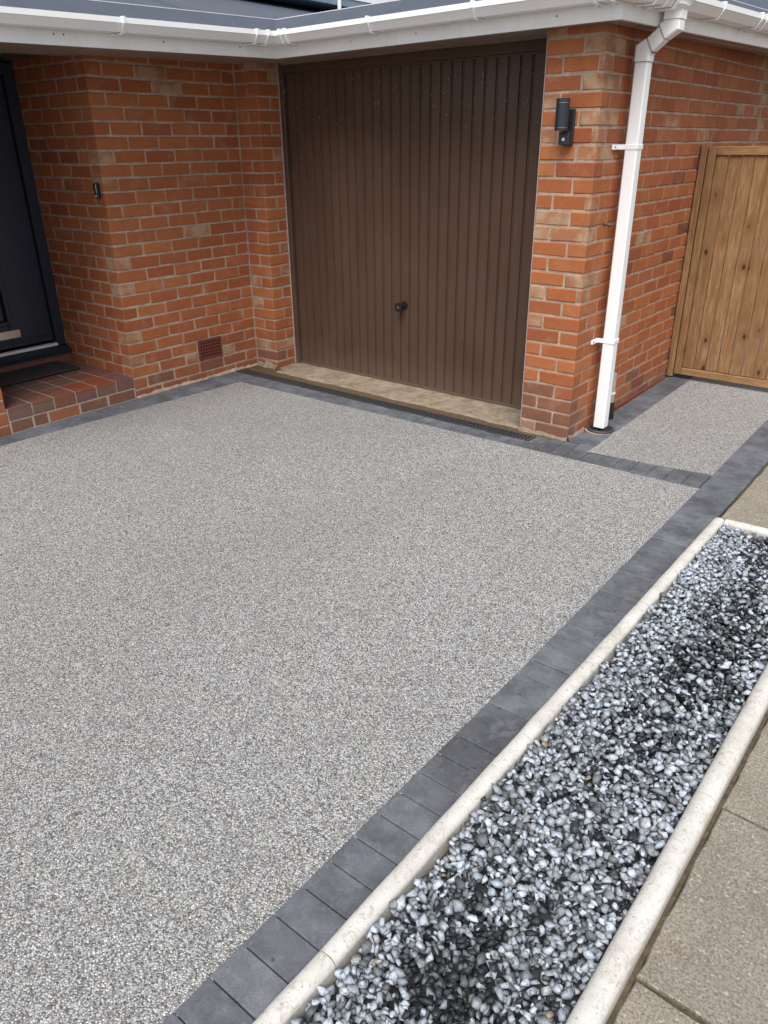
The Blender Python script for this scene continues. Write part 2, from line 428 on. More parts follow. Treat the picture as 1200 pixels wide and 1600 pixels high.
# the path follows the rise of the ground
mb = MB(); ys = [-.05, 0, .5, 1, 2, 3, 4, 6]
V = []; F = []
for y in ys:
    y0 = y
    V += [(.155, y if y > -.05 else -.092, .02*max(0, y)), (RBI+.01, y if y > -.05 else -.022, .02*max(0, y)), ]
for i in range(len(ys)-1): F.append((2*i, 2*i+1, 2*i+3, 2*i+2))
mb.add(V, F); path = mb.build('path', m_resin); tag(path, kind='structure')

# ------------------------------------------------------------------ charcoal block borders
def quad_block(parent, P, z=.0037, bev=.0024, th=.05, gap=.0014):
    """a paving block whose top is the quadrilateral P (x,y)x4, counter-clockwise"""
    c = Vector((sum(p[0] for p in P)/4, sum(p[1] for p in P)/4)); zz = z + gz(c.x, c.y) + random.uniform(-.0012, .0010)
    tl = [random.uniform(-.0012, .0012) for _ in range(4)]
    def shr(p, d):
        v = Vector(p)-c; sx = max(0, abs(v.x)-d)/max(abs(v.x), 1e-6); sy = max(0, abs(v.y)-d)/max(abs(v.y), 1e-6)
        return (c.x+v.x*sx, c.y+v.y*sy)
    T = [shr(p, gap+bev) for p in P]; B = [shr(p, gap) for p in P]
    V = [(x, y, zz+gz(x, y)-gz(c.x, c.y)+t) for (x, y), t in zip(T, tl)] + [(x, y, zz-bev+gz(x, y)-gz(c.x, c.y)) for x, y in B] + [(x, y, zz-th) for x, y in B]
    V = [(v[0]-c.x, v[1]-c.y, v[2]-zz) for v in V]
    F = [(0, 1, 2, 3)] + [(i, 4+i, 4+(i+1) % 4, (i+1) % 4) for i in range(4)] + [(4+i, 8+i, 8+(i+1) % 4, 4+(i+1) % 4) for i in range(4)]
    F = [F[0]] + [f for f in F[1:]]
    return link('block', mesh('block', V, F, m_block), parent, (c.x, c.y, zz))
def border_base(name):
    o = bpy.data.objects.new(name, None); COL.objects.link(o); o.empty_display_size = .1; return tag(o, kind='structure')
def joint_bed(parent, poly):
    sheet('b', poly, -.004, m_joint, .03).build('joint_sand', m_joint, parent)
# long border along the gravel bed
bl = border_base('block_border')
y = -4.3
while y < 3.6:
    ln = .0885
    xi = RBI + (.027 if y < -2.3 else .027*max(0, (-y)/2.3))
    quad_block(bl, [(xi, y), (RBO, y), (RBO, y+ln), (xi, y+ln)]); y += ln
joint_bed(bl, [(RBI+.0, -4.3), (RBO, -4.3), (RBO, 0), (RBO, 3.6), (RBI, 3.6), (RBI, 0)])
# border before the garage, running on across to the long border
bc = border_base('block_border')
def yin(x): return -.303 + (x+2.385)*(.081/3.185)         # inner (resin) edge
x = -2.385; 
while x < RBI-.01:
    ln = min(.0885, RBI-.002-x)
    if RBI-.002-(x+ln) < .02: ln = RBI-.002-x
    yo = lambda xx: (-.146 if xx < -.15 else -.146 + (xx+.15)/.96*.132)
    if x < -.16: P = [(x, yin(x)), (x+ln, yin(x+ln)), (x+ln, yo(x+ln)), (x, yo(x))]
    else: P = [(x, yin(x)), (x+ln, yin(x+ln)), (x+ln, yo(x+ln)), (x, yo(x))]
    quad_block(bc, P); x += ln
joint_bed(bc, [(-2.385, -.303), (RBI, -.222), (RBI, -.012), (-.16, -.144), (-2.385, -.144)])
# small run of blocks between pier and cross border
bs = border_base('block_border')
for (x0, x1, y0, y1) in ((-.165, -.085, -.144, -.040), (-.085, .0, -.135, -.022), (.0, .082, -.125, -.015), (.082, .165, -.113, -.003)):
    quad_block(bs, [(x0, y0), (x1, y0+.010), (x1, y1), (x0, y1)])
y = -.003
while y < 3.4:
    if not (.17 < y+.04 < .37): quad_block(bs, [(.012, y), (.165, y), (.165, y+.0885), (.012, y+.0885)])
    y += .0885
for q in ([(.115, .174), (.165, .174), (.165, .262), (.142, .262)], [(.142, .262), (.165, .262), (.165, .351), (.13, .351)]): quad_block(bs, q, gap=.001)
joint_bed(bs, [(-.165, -.14), (.165, -.10), (.165, 0), (.165, 3.4), (.004, 3.4), (.004, 0), (-.165, -.02)])
# border along the porch wall
bw = border_base('block_border')
def xin(y): return -2.385 + (y+.303)*(.111/1.69)
y = -4.2
while y < -.31:
    ln = min(.0885, -.303-y)
    quad_block(bw, [(XV+.004, y), (xin(y), y), (xin(y+ln), y+ln), (XV+.004, y+ln)]); y += ln
for (a, c) in ((-.303, -.225), (-.225, -.146)):
    quad_block(bw, [(XV+.004, a), (-2.505, a), (-2.505, c), (XV+.004, c)]); quad_block(bw, [(-2.505, a), (-2.385, a), (-2.385, c), (-2.505, c)])
joint_bed(bw, [(XV, -4.2), (xin(-4.2), -4.2), (-2.385, -.303), (-2.385, -.142), (XV, -.142)])

# ------------------------------------------------------------------ brick walls
def place(parent, key, x0, x1, y0, y1, z0, mat, out, single=True):
    j = random.uniform(-.0012, .0016)
    if 'x' in out: x1 += j
    if 'y' in out: y0 -= j
    z0 += random.uniform(-.0006, .0006)
    if single: piece('brick', parent, x0, x1, y0, y1, z0, z0+HB, mat)
    else: rest_brick(key, x0, x1, y0, y1, z0, z0+HB)
def pick(row, pale=.03, dark=.0):
    r = random.random()
    if row <= 1 and r < .35: return m_base
    if r < pale: return m_pale
    if r > 1-dark: return m_dark
    return m_brick

W1 = thing('brick_wall', 'orange brick wall between the front door recess and the garage door with a red air brick low down', 'wall', (XV, PCY, 0))
LB = (ICY-PCY-.04)/5
for n in range(27):
    z = zl(n)+.005; even = n % 2 == 0
    if even:
        for k in range(5):
            y0 = PCY + k*(LB+.01)
            mt = pick(n)
            if n == 2 and k in (2, 3):
                if k == 2: place(W1, 'w1', XV-.1, XV, y0, -.4522, z, m_pale, 'x')
                else: place(W1, 'w1', XV-.1, XV, -.2228, y0+LB, z, m_pale, 'x')
                continue
            place(W1, 'w1', XV-.1, XV, y0, y0+LB, z, mt, 'xy' if k == 0 else 'x')
        x1 = XV-.11
        if random.random() < .3 and n > 1: place(W1, 'w1', x1+.01-.002, x1+.012, PCY, PCY+.1, z, m_pale, 'y') if False else None
        k = 0
        while x1 > -3.52:
            x0 = max(x1-LB, -3.56)
            if z > .13: place(W1, 'w1', x0, x1, PCY, PCY+.1, z, pick(n, .04), 'y', n < 21)
            x1 = x0-.01; k += 1
    else:
        pale = n in (1, 3, 5, 9, 11, 15, 17, 19, 21, 23) and random.random() < .85
        if pale:
            place(W1, 'w1', XV-.1, XV, PCY, PCY+.1, z, m_pale, 'xy')
            if z > .08: place(W1, 'w1', XV-LB, XV-.1015, PCY, PCY+.1, z, m_brick, 'y')
        else: place(W1, 'w1', XV-LB, XV, PCY, PCY+.1, z, m_brick, 'xy')
        for k in range(5):
            y0 = PCY+.11 + k*(LB+.01); y1 = min(y0+LB, ICY-.001)
            if n == 3 and k == 2: continue
            mt = m_dark if (n == 1 and k == 2) else pick(n)
            place(W1, 'w1', XV-.1, XV, y0, y1, z, mt, 'x')
        x1 = XV-LB-.01
        while x1 > -3.52:
            x0 = max(x1-LB, -3.56)
            if z > .13: place(W1, 'w1', x0, x1, PCY, PCY+.1, z, pick(n, .05), 'y', n < 21)
            x1 = x0-.01
    # nib beside the garage door, and its reveal
    X0 = XV+.008
    ph = lambda: m_pale if random.random() < .30 else m_brick
    if not even:
        place(W1, 'w1', X0, ECX, ICY, ICY+.1, z, m_brick if n > 1 else m_base, 'y'); place(W1, 'w1', ECX-.1, ECX, ICY+.11, RVY, z, ph(), '')
    else:
        place(W1, 'w1', ECX-.1, ECX, ICY, RVY, z, m_brick if random.random() < .8 else m_pale, 'y'); place(W1, 'w1', X0, ECX-.11, ICY, ICY+.1, z, ph(), 'y')
mo = MB(); R_ = .0035
mo.box(XV-.096, XV-R_, PCY+R_, ICY+.12, -.03, 2.03); mo.box(-3.57, XV-.09, PCY+R_+.0002, PCY+.094, -.03, 2.031)
mo.box(XV-.05, ECX-R_, ICY+R_, RVY+.002, -.03, 2.029)
mo.build('mortar', m_mortar, W1)
# plinth of mortar at the foot, uneven
def fillet(parent, pts, h, dpt, seed, mat=None):
    rg = random.Random(seed); mb = MB(); 
    n = len(pts)
    for i in range(n-1):
        a, b_ = Vector(pts[i][:2]), Vector(pts[i+1][:2]); L = (b_-a).length; k = max(2, int(L/.03)); t = (b_-a)/L; o = Vector((t.y, -t.x))
        V = []; F = []
        for j in range(k+1):
            q = a+t*(L*j/k); hh = h*rg.uniform(.35, 1.0); dd = dpt*rg.uniform(.4, 1.0)
            V += [(q.x, q.y, hh+.004), (q.x+o.x*dd*.4, q.y+o.y*dd*.4, hh*.75+.004), (q.x+o.x*dd, q.y+o.y*dd, .001)]
        for j in range(k): F += [(3*j, 3*j+1, 3*j+4, 3*j+3), (3*j+1, 3*j+2, 3*j+5, 3*j+4)]
        mb.add(V, F)
    o = mb.build('mortar_fillet', mat or m_mortar, parent, fix=False); return o
fillet(W1, [(XV-.001, PCY), (XV-.001, ICY)], .022, .016, 3)
fillet(W1, [(XV+.01, ICY-.001), (ECX, ICY-.001), ], .05, .03, 4, m_sill)
# air brick
vb = MB(); vy0, vy1, vz0, vz1 = -.4422, -.2328, zl(2)+.006, zl(4)-.004
cols, rows = 8, 5; hw = .0135; py = (vy1-vy0-.028)/cols; pz = (vz1-vz0-.026)/rows
fx0, fx1 = XV-.012, XV+.004
ysb = [vy0] + [v for c in range(cols) for v in (vy0+.014+c*py+(py-hw)/2, vy0+.014+c*py+(py+hw)/2)] + [vy1]
zsb = [vz0] + [v for c in range(rows) for v in (vz0+.013+c*pz+(pz-hw)/2, vz0+.013+c*pz+(pz+hw)/2)] + [vz1]
for i in range(0, len(zsb), 2): vb.box(fx0, fx1, vy0, vy1, zsb[i], zsb[i+1])
for i in range(1, len(zsb)-1, 2):
    for j in range(0, len(ysb), 2): vb.box(fx0, fx1-.0003, ysb[j], ysb[j+1], zsb[i], zsb[i+1])
ab = vb.build('air_brick', m_terra, W1)
MB().box(XV-.0033, XV-.0030, vy0+.004, vy1-.004, vz0+.004, vz1-.004).build('vent_cavity', m_void, ab)

W2 = thing('brick_wall', 'orange brick garage corner and side wall with the white downpipe in front', 'wall', (0, 0, 0))
LS = .2075
for n in range(27):
    z = zr(n)+.005; even = n % 2 == 0
    if n == 0: mts = m_base
    fm = (lambda: (m_base if (n < 4 and random.random() < .8) else (m_pale if random.random() < .07 else m_brick)))
    if even:
        hm = m_pale if (n in (2, 4, 8, 14, 16, 20)) else fm()
        place(W2, 'w2', DX0*0-.300, -.213, 0, .1, z, fm() if random.random() < .7 else m_pale, 'y')
        if n in (10, 14, 20, 24, 16):      # pale closer on the corner
            place(W2, 'w2', -.203, -.030, 0, .1, z, fm(), 'y'); place(W2, 'w2', -.0285, 0, 0, .1, z, m_pale, 'xy')
        else: place(W2, 'w2', -.203, 0, 0, .1, z, fm(), 'xy')
        y0 = .11
    else:
        place(W2, 'w2', -.300, -.110, 0, .1, z, fm(), 'y')
        place(W2, 'w2', -.100, 0, 0, .209, z, (m_pale if (n in (11, 19, 23) or random.random() < .1) else fm()), 'xy')
        y0 = .219
    rest_brick('w2', -.300, -.200, .112, .30, z, z+HB)
    while y0 < 3.2:
        y1 = y0+LS
        vis = y0 < 1.55 or (n >= 19 and y0 < 2.65)
        mt = m_dark if random.random() < .04 else (m_pale if random.random() < .03 else m_brick)
        if n < 3 and random.random() < .5: mt = m_base
        if n > 18 and 2.45 < y0 < 2.75: mt = m_pale
        place(W2, 'w2', -.1, 0, y0, y1, z, mt, 'x', vis); y0 = y1+.010
mo = MB(); mo.box(-.296, -R_, R_, .31, -.03, 2.03); mo.box(-.095, -R_-.0003, .05, 3.2, -.03, 2.031)
mo.build('mortar', m_mortar, W2)
fillet(W2, [(-.30, -.001), (.001, -.001)], .020, .018, 5, m_sill); fillet(W2, [(.0005, -.001), (.0005, .2)], .03, .014, 6, m_sill)
sb = MB(); sb.box(-.02, .006, .34, 3.2, -.02, .034, .003); sb.build('base_strip', m_dpc, W2)
anc = MB(); anc.cyl((0, .185, 1.125), .006, .018, 10, 0); anc.cyl((0, .235, 1.118), .005, .014, 10, 0); anc.build('wall_plug', m_dot, W2)

W3 = thing('brick_pier', 'end of the brick pier at the left edge beside the tiled door step', 'pier', (XV, -1.85, 0))
for n in range(27):
    z = zl(n)+.005; y1 = -1.852; k = 0
    while y1 > -4.6:
        y0 = y1-(LB if (n+k) % 2 == 0 or k else .1)
        sgl = n < 6 and k < 2
        place(W3, 'w3', XV-.1, XV, y0, y1, z, m_pale if n == 4 and k == 0 else pick(n), 'x', sgl)
        if k == 0:
            xx = XV-.11
            while xx > -3.4: rest_brick('w3', xx-LB, xx, y1-.1, y1, z, z+HB); xx -= LB+.01
        y1 = y0-.01; k += 1
mo = MB(); mo.box(-3.6, XV-.09, -1.945, -1.856, -.03, 2.031); mo.box(XV-.096, XV-R_, -4.63, -1.856, -.03, 2.03); mo.build('mortar', m_mortar, W3)
for key, par in (('w1', W1), ('w2', W2), ('w3', W3)):
    if key in _rest:
        o = _rest[key].build('brick_rows', m_brick, par, fix=False); o['kind'] = 'stuff'

# ------------------------------------------------------------------ tiled step
ST = thing('tiled_step', 'low front door step of red and brown quarry tiles above a row of brick', 'step', (XV, -1.42, 0))
ysj = [-.993, -1.128, -1.270, -1.415, -1.560, -1.700, -1.850]
fm = [m_t_pu, m_t_br, m_t_pu, m_t_rd, m_t_br, m_t_br]
for i in range(6): piece('riser_tile', ST, XV-.014, XV+.002, ysj[i+1]+.003, ysj[i]-.003, .078, .141, fm[i], .0015, .0005)
bj = [-.995, -1.201, -1.402, -1.612, -1.708, -1.850]
for i in range(5): piece('brick', ST, XV-.1, XV+.001, bj[i+1]+.005, bj[i]-.005, .006, .071, [m_base, m_base, m_brick, m_base, m_base][i], .003, .001)
xs = [XV+.003, -2.828, -2.985, -3.135, -3.285, -3.44]
GV = .0494
cm = [[m_t_pu, m_t_or, m_t_or, m_t_rd, m_t_rd, m_t_pu], [m_t_rd, m_t_rd, m_t_br, m_t_br, m_t_br, m_t_pu],
      [m_t_pu, m_t_br, m_t_rd, m_t_br, m_t_pu, m_t_br], [m_t_br]*6, [m_t_rd]*6]
for a in range(5):
    for i in range(6):
        piece('tile', ST, xs[a+1]+.0036, xs[a]-(.0036 if a else 0), ysj[i+1]+.0036, ysj[i]-.0036, .138, 0.1510+random.uniform(-.0005, .0005), cm[a][i], .0012, .0004)
gr = MB(); gr.box(-3.6, XV-.0005, -1.852, -.992, -.02, .1492); gr.build('grout_bed', dirt_mat('pale_grout', (.36, .28, .23), (.50, .42, .35)), ST)
ch = MB(); ch.cyl((XV-.012, -1.30, .140), .012, .012, 7, 0, .008); ch.build('chipped_mortar', m_mortar, ST)

# ------------------------------------------------------------------ front door
FD = thing('front_door', 'dark blue grey front door with a glazed panel and low steel letter plate', 'door', (-3.42, -1.42, .15))
f = MB()
f.box(-3.47, -3.405, -1.062, -.9925, .262, 1.985, .004); f.box(-3.47, -3.405, -1.849, -1.780, .262, 1.985, .004)
f.box(-3.47, -3.4055, -1.779, -1.063, 1.915, 1.9845, .004); f.build('door_frame', m_door, FD)
sl_ = MB(); sl_.prism([(-3.50, -1.850, .262), (-3.50, -1.850, .212), (-3.352, -1.850, .212), (-3.345, -1.850, .236), (-3.40, -1.850, .258)], (0, -1.850, 0), (0, -.9925, 0))
sl_.build('door_sill', m_door, FD)
MB().box(-3.55, -3.37, -1.849, -.993, .150, .2115).build('sill_packing', m_t_rd, FD)
MB().box(-3.44, -3.402, -1.779, -1.055, .2635, .283, .003).build('threshold_strip', m_white, FD)
lf = MB()
lx0, lx1 = -3.49, -3.432
gy0, gy1, gz0, gz1 = -1.75, -1.365, .480, 1.82
lf.box(lx0, lx1, -1.358, -1.068, .300, 1.910, .003); lf.box(lx0, lx1-.0004, -1.776, -1.359, .300, .470, .003)
lf.box(lx0, lx1-.0006, -1.776, -1.359, 1.83, 1.909, .003)
leaf = lf.build('door_leaf', m_door, FD)
md = MB()   # mouldings: glazing bead and raised panels
for (a, b_, c, d_) in ((gy1-.0, gy1+.035, gz0-.035, gz1+.02), (gy0-.02, gy0+.002, gz0-.035, gz1+.02), (gy0, gy1, gz0-.035, gz0-.002), (gy0, gy1, gz1, gz1+.02)):
    md.box(lx1-.004, lx1+.012, a, b_, c, d_, .006)
md.box(lx1-.002, lx1+.006, -1.776, -1.10, .330, .346, .004); md.box(lx1-.002, lx1+.006, -1.09, -1.078, .33, 1.89, .004)
md.build('door_moulding', m_door, leaf)
MB().box(-3.462, -3.452, gy0, gy1, gz0, gz1).build('glass_pane', m_glass, leaf)
MB().box(lx1, lx1+.010, -1.62, -1.292, .362, .418, .003).build('letter_plate', m_chrome, FD)
mb = MB(); mb.box(-3.56, -3.50, -1.9, -.95, .1, 2.02); mb.build('door_backing', m_void, FD)

DM = thing('door_mat', 'black ribbed rubber mat lying on the tiled step below the front door', 'mat', (-3.28, -1.37, .15))
n = 11
for i in range(n):
    x0 = -3.495 + i*(.425/n)
    MB().box(x0, x0+.023, -1.655-random.uniform(0, .006), -1.092+random.uniform(-.012, .004), .156, .171, .006).build('rubber_rib', m_rubber, DM)
mm = MB()
for yy in (-1.60, -1.42, -1.24, -1.13): mm.box(-3.49, -3.075, yy-.006, yy+.006, .1515, .163, .002)
mm.build('cross_link', m_rubber, DM)

DB = thing('doorbell', 'small black and silver video doorbell on the door recess wall beside the corner', 'doorbell', (-2.69, PCY, 1.28))
MB().box(-2.710, -2.672, PCY-.024, PCY-.001, 1.236, 1.322, .005).build('casing', m_black, DB)
MB().box(-2.704, -2.678, PCY-.0265, PCY-.0235, 1.268, 1.316, .001).build('silver_face', m_chrome, DB)
mb = MB(); mb.cyl((-2.691, PCY-.0255, 1.252), .008, .003, 14, 1); mb.build('push_button', m_lens, DB)

# ------------------------------------------------------------------ garage door
GD = thing('garage_door', 'brown up and over garage door with vertical ribs and a black handle', 'garage door', (-1.36, RVY, 0))
fr = MB()
fr.box(DX0+.006, DX0+.040, RVY-.012, RVY+.05, .005, 2.04, .003); fr.box(DX1-.150, DX1-.004, RVY+.004, RVY+.05, .005, 2.04, .003)
fr.box(DX0+.041, DX1-.151, RVY-.008, RVY+.05, 1.937, 2.04, .004)
fr.build('door_frame', m_brown, GD)
gx0, gx1 = DX0+.044, -.470
pitch = (gx1-gx0)/26
yp = RVY+.012
prof = [(0, .010), (.0035, .010), (.0055, .0005), (.0115, .0), (.0125, .0030), (.0155, .0030), (.0168, 0.0), (pitch-.003, 0), (pitch-.0008, .006), (pitch, .010)]
pr = [(a, b_) for a, b_ in prof] + [(pitch, .016), (0, .016)]
pm = MB(); pm.prism([(a, b_, .028) for a, b_ in pr], (0, 0, .028), (0, 0, 1.925))
me0 = mesh('panel', pm.V, pm.F, m_brown)
bm = bmesh.new(); bm.from_mesh(me0); bmesh.ops.recalc_face_normals(bm, faces=bm.faces); bm.to_mesh(me0); bm.free()
for i in range(26): link('panel', me0, GD, (gx0+i*pitch, yp, 0))
br_ = MB(); br_.box(gx0, gx1, yp-.006, yp+.02, .008, .0275, .003); br_.box(gx0, gx1, yp-.003, yp+.02, 1.9255, 1.9365, .002)
br_.build('bottom_rail', m_brown, GD)
MB().box(DX0+.01, DX1-.01, yp+.055, yp+.06, .0, 2.04).build('door_backing', m_void, GD)
hx, hz = -1.391, .545
hd = MB(); hd.cyl((hx+.008, yp-.004, hz+.004), .026, .006, 20, 1)
hd.build('handle_plate', m_black, GD, True)
hd = MB(); hd.cyl((hx, yp-.040, hz), .011, .038, 16, 1); hd.cyl((hx, yp-.062, hz), .030, .024, 22, 1, .026); ho = hd.build('handle_knob', m_black, GD, True)
hd = MB(); hd.cyl((hx, yp-.0635, hz), .010, .002, 16, 1); hd.build('lock_barrel', m_chrome, ho, True)
hd = MB(); hd.cyl((hx+.010, yp-.0015, hz+.050), .004, .002, 10, 1); hd.cyl((hx+.010, yp-.0015, hz+.064), .003, .002, 10, 1); hd.build('old_screw_hole', m_chrome, GD)

mb = MB(); mb.box(DX0-.002, DX0+.0058, RVY-.017, RVY+.01, .012, 2.0, .001); mb.box(DX1-.0012, DX1+.003, -.0015, .010, .03, 1.985)
mb.build('sealant_strip', dirt_mat('pale_sealant', (.34, .25, .23), (.46, .37, .35)), GD)
# concrete threshold with a broken front edge
rg = random.Random(21)
def yfront(x): return .032 + .005*math.sin(x*7.1+1) + .004*math.sin(x*17+.4) + .003*math.sin(x*41) + .02*(x+2.4)/2.1*-1
nx = 150; V = []; F = []
for i in range(nx+1):
    x = ECX+.001 + (DX1-ECX-.002)*i/nx
    if x < -2.36: yf = ICY+.02
    else: yf = yfront(x) + rg.uniform(-.002, .002)
    zz = .0085
    V += [(x, RVY+.03, zz+.003), (x, .17, zz+.001*math.sin(x*9)), (x, yf+.02, zz-.001), (x, yf+.004, zz-.003), (x, yf, -.001), (x, yf, -.03)]
for i in range(nx):
    for j in range(5): F.append((6*i+j, 6*i+j+1, 6*i+j+7, 6*i+j+6))
me = mesh('concrete_threshold', V, F, m_sill); o = link('concrete_threshold', me)
bm = bmesh.new(); bm.from_mesh(me); bmesh.ops.recalc_face_normals(bm, faces=bm.faces); bm.to_mesh(me); bm.free()
tag(o, 'stained pale concrete threshold with a broken edge under the brown garage door', 'threshold')
es = MB(); es.box(-2.62, -.01, -.052, .26, -.05, .0012); tag(es.build('earth_strip', dirt_mat('brown_earth', (.075, .050, .030), (.15, .100, .060), 60)), kind='structure')

# channel drain
DR = thing('channel_drain', 'long black slotted channel drain across the front of the garage door', 'drain', (-1.39, -.095, 0))
c = MB(); dx0, dx1, dy0, dy1 = -2.625, -.168, -.143, -.052
c.box(dx0, dx1, dy0+.0005, dy0+.010, -.04, .0055, .001); c.box(dx0, dx1, dy1-.010, dy1-.0005, -.04, .0053, .001)
c.box(dx0, dx0+.008, dy0+.011, dy1-.011, -.04, .0045); c.box(dx1-.008, dx1, dy0+.011, dy1-.011, -.04, .0045)
c.build('channel_frame', m_iron, DR)
MB().box(dx0+.009, dx1-.009, dy0+.0105, dy1-.0105, -.042, -.036).build('channel_bottom', m_void, DR)
c = MB(); x = dx0+.014
while x < dx1-.014:
    c.box(x, x+.0105, dy0+.0102, dy1-.0102, -.010, .0048); x += .0245
c.box(dx0+.0085, dx1-.0085, -.1005, -.0945, -.012, .0036)
tag(c.build('drain_grating', m_iron, DR), kind='stuff')

# ------------------------------------------------------------------ eaves
Cn = Vector((-2.04, -.08, 1.976)); Lp = Vector((-2.15, -1.71, 1.9475)); Co = Vector((.11, -.12, 1.983)); Cs = Vector((.22, 1.76, 2.000))
P0 = Cn + (Lp-Cn)*1.75; P3 = Co + (Cs-Co)*1.75
PATH = [P0, Cn, Co, P3]
def seg_dirs():
    out = []
    for i in range(3):
        t = (PATH[i+1]-PATH[i]); t.z = 0; t.normalize(); out.append((t, Vector((t.y, -t.x, 0))))
    return out
SD = seg_dirs()
def off(i, o):
    """point of the path vertex i moved outwards by o (mitred)"""
    if i == 0: return PATH[0] + SD[0][1]*o
    if i == 3: return PATH[3] + SD[2][1]*o
    n1, n2 = SD[i-1][1], SD[i][1]; bis = (n1+n2).normalized(); return PATH[i] + bis*(o/bis.dot(n1))
def run(seg, prof, closed=True, a=None, b_=None):
    """prism of (o, z) profile along path segment; a,b_ = optional distances from the segment's start"""
    n = len(prof); V = []
    A, B = PATH[seg], PATH[seg+1]; L = (B-A).length
    for end, dist in ((0, a), (1, b_)):
        for (o, z) in prof:
            if dist is None: q = off(seg+end, o)
            else: q = A + (B-A)*(dist/L) + SD[seg][1]*o
            V.append((q.x, q.y, q.z+z))
    F = [tuple(range(n)), tuple(range(n, 2*n))[::-1]] + [(i, n+i, n+(i+1) % n, (i+1) % n) for i in range(n)]
    return V, F
RF = thing('roof_edge', 'grey flat roof over garage and porch with white fascia boards', 'roof', (-1.0, -.1, 1.98))
for s_ in range(3):
    mb = MB(); mb.add(*run(s_, [(0, 0), (0, .14), (-.018, .14), (-.018, .0)])); mb.build('fascia', m_fascia, RF)
    if s_ == 1:
        mb = MB(); L = (PATH[2]-PATH[1]).length; mb.add(*run(1, [(.0005, -.003), (.0055, .0), (.0055, .06), (.0005, .06)], a=L-.035, b_=L+.004)); mb.build('fascia_joint', m_fascia, RF)
# soffit boards
def soff_z(seg, o):
    if seg == 0:
        t = min(1, -o/.55); return .007*(1-t) + .022*t
    return .007
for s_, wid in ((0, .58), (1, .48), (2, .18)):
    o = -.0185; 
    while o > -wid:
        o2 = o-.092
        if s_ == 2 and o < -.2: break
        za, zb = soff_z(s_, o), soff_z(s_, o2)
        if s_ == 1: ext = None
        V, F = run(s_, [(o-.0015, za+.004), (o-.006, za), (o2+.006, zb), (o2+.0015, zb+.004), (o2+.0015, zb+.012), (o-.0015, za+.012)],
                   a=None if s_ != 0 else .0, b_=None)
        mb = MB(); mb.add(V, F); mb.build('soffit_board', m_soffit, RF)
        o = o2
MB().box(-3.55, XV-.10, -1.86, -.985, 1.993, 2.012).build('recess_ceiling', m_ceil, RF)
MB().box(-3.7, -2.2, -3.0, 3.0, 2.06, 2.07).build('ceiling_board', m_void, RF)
# roof edge kerb, white bead, roof fields
for s_ in range(3):
    mb = MB(); mb.add(*run(s_, [(.035, .118), (.035, .123), (-.005, .150), (-.105, .212), (-.125, .212), (-.125, .12)])); mb.build('roof_kerb', m_roof, RF)
    mb = MB(); mb.add(*run(s_, [(-.103, .2125), (-.103, .2165), (-.112, .2165), (-.112, .2125)])); mb.build('roof_trim_bead', m_trim, RF)
zt = 2.19
mb = MB()
mb.add([(-2.14, .6, 2.15), (-2.14, 3.0, 2.17), (.0, 3.0, 2.18), (.0, .04, 2.18), (-2.14, .04, 2.17)], [(0, 1, 2, 3, 4)])
a_, b_ = off(0, -.124), off(1, -.124); top = .205
def rp(p, back): return (p.x-back, p.y, p.z+top+.27*back)
V = [rp(a_, 0), rp(b_, 0), (b_.x, 3.2, b_.z+top), (b_.x-1.6, 3.2, b_.z+top+.43), (b_.x-1.6, b_.y, b_.z+top+.43), (a_.x-1.6, a_.y, a_.z+top+.43)]
mb.add(V, [(0, 1, 4, 5), (1, 2, 3, 4)])
mb.build('roof_sheet', m_roof, RF, fix=False)
mb = MB(); q1, q2 = off(2, -.124), off(3, -.124)
mb.add([(q1.x, q1.y+.02, q1.z+.20), (q2.x, q2.y, q2.z+.20), (q2.x-.7, q2.y, q2.z+.42), (q1.x-.7, q1.y+.75, q1.z+.42)], [(0, 1, 2, 3)]); mb.build('roof_sheet', m_roof, RF, fix=False)
RR = thing('rear_roof', 'dark blue grey pitched roof rising behind the garage at the top right', 'roof', (-.2, 2.8, 2.2))
mb = MB(); mb.prism([(-1.0, 2.4, 2.22), (-1.0, 4.6, 3.6), (-1.0, 4.6, 2.2)], (-1.0, 0, 0), (.42, 0, 0)); mb.build('roof_slope', m_roof, RR)
# laps and creases in the membrane
for (yy, k) in ((-.55, 0), (-1.25, 1)):
    mb = MB(); mb.add(*[[(-2.24, yy, 2.235), (-2.24, yy+.02, 2.237), (-3.6, yy+.10, 2.612), (-3.6, yy+.08, 2.61), (-2.24, yy+.01, 2.243), (-3.6, yy+.09, 2.617)], [(0, 4, 5, 3), (4, 1, 2, 5)]]); mb.build('membrane_lap', m_roof, RF, fix=False)

UP = thing('upper_storey', 'white boarded upper wall above the grey roof at the top of the picture', 'wall', (-3.2, 1.9, 2.5))
MB().box(-3.6, -3.205, .2, 3.4, 2.545, 2.60, .002).build('blue_grey_band', m_bluegrey, UP)
for i in range(7):
    z0 = 2.602+i*.10
    mb = MB(); mb.prism([(-3.30, .2, z0), (-3.200, .2, z0), (-3.215, .2, z0+.098), (-3.30, .2, z0+.098)], (0, .2, 0), (0, 3.4, 0)); mb.build('cladding_board', m_boardwhite, UP)
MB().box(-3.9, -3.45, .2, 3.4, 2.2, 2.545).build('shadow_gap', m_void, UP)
MB().box(-3.20, -3.17, 1.78, 1.80, 2.50, 3.3, .004).build('thin_pipe', m_gutter, UP)

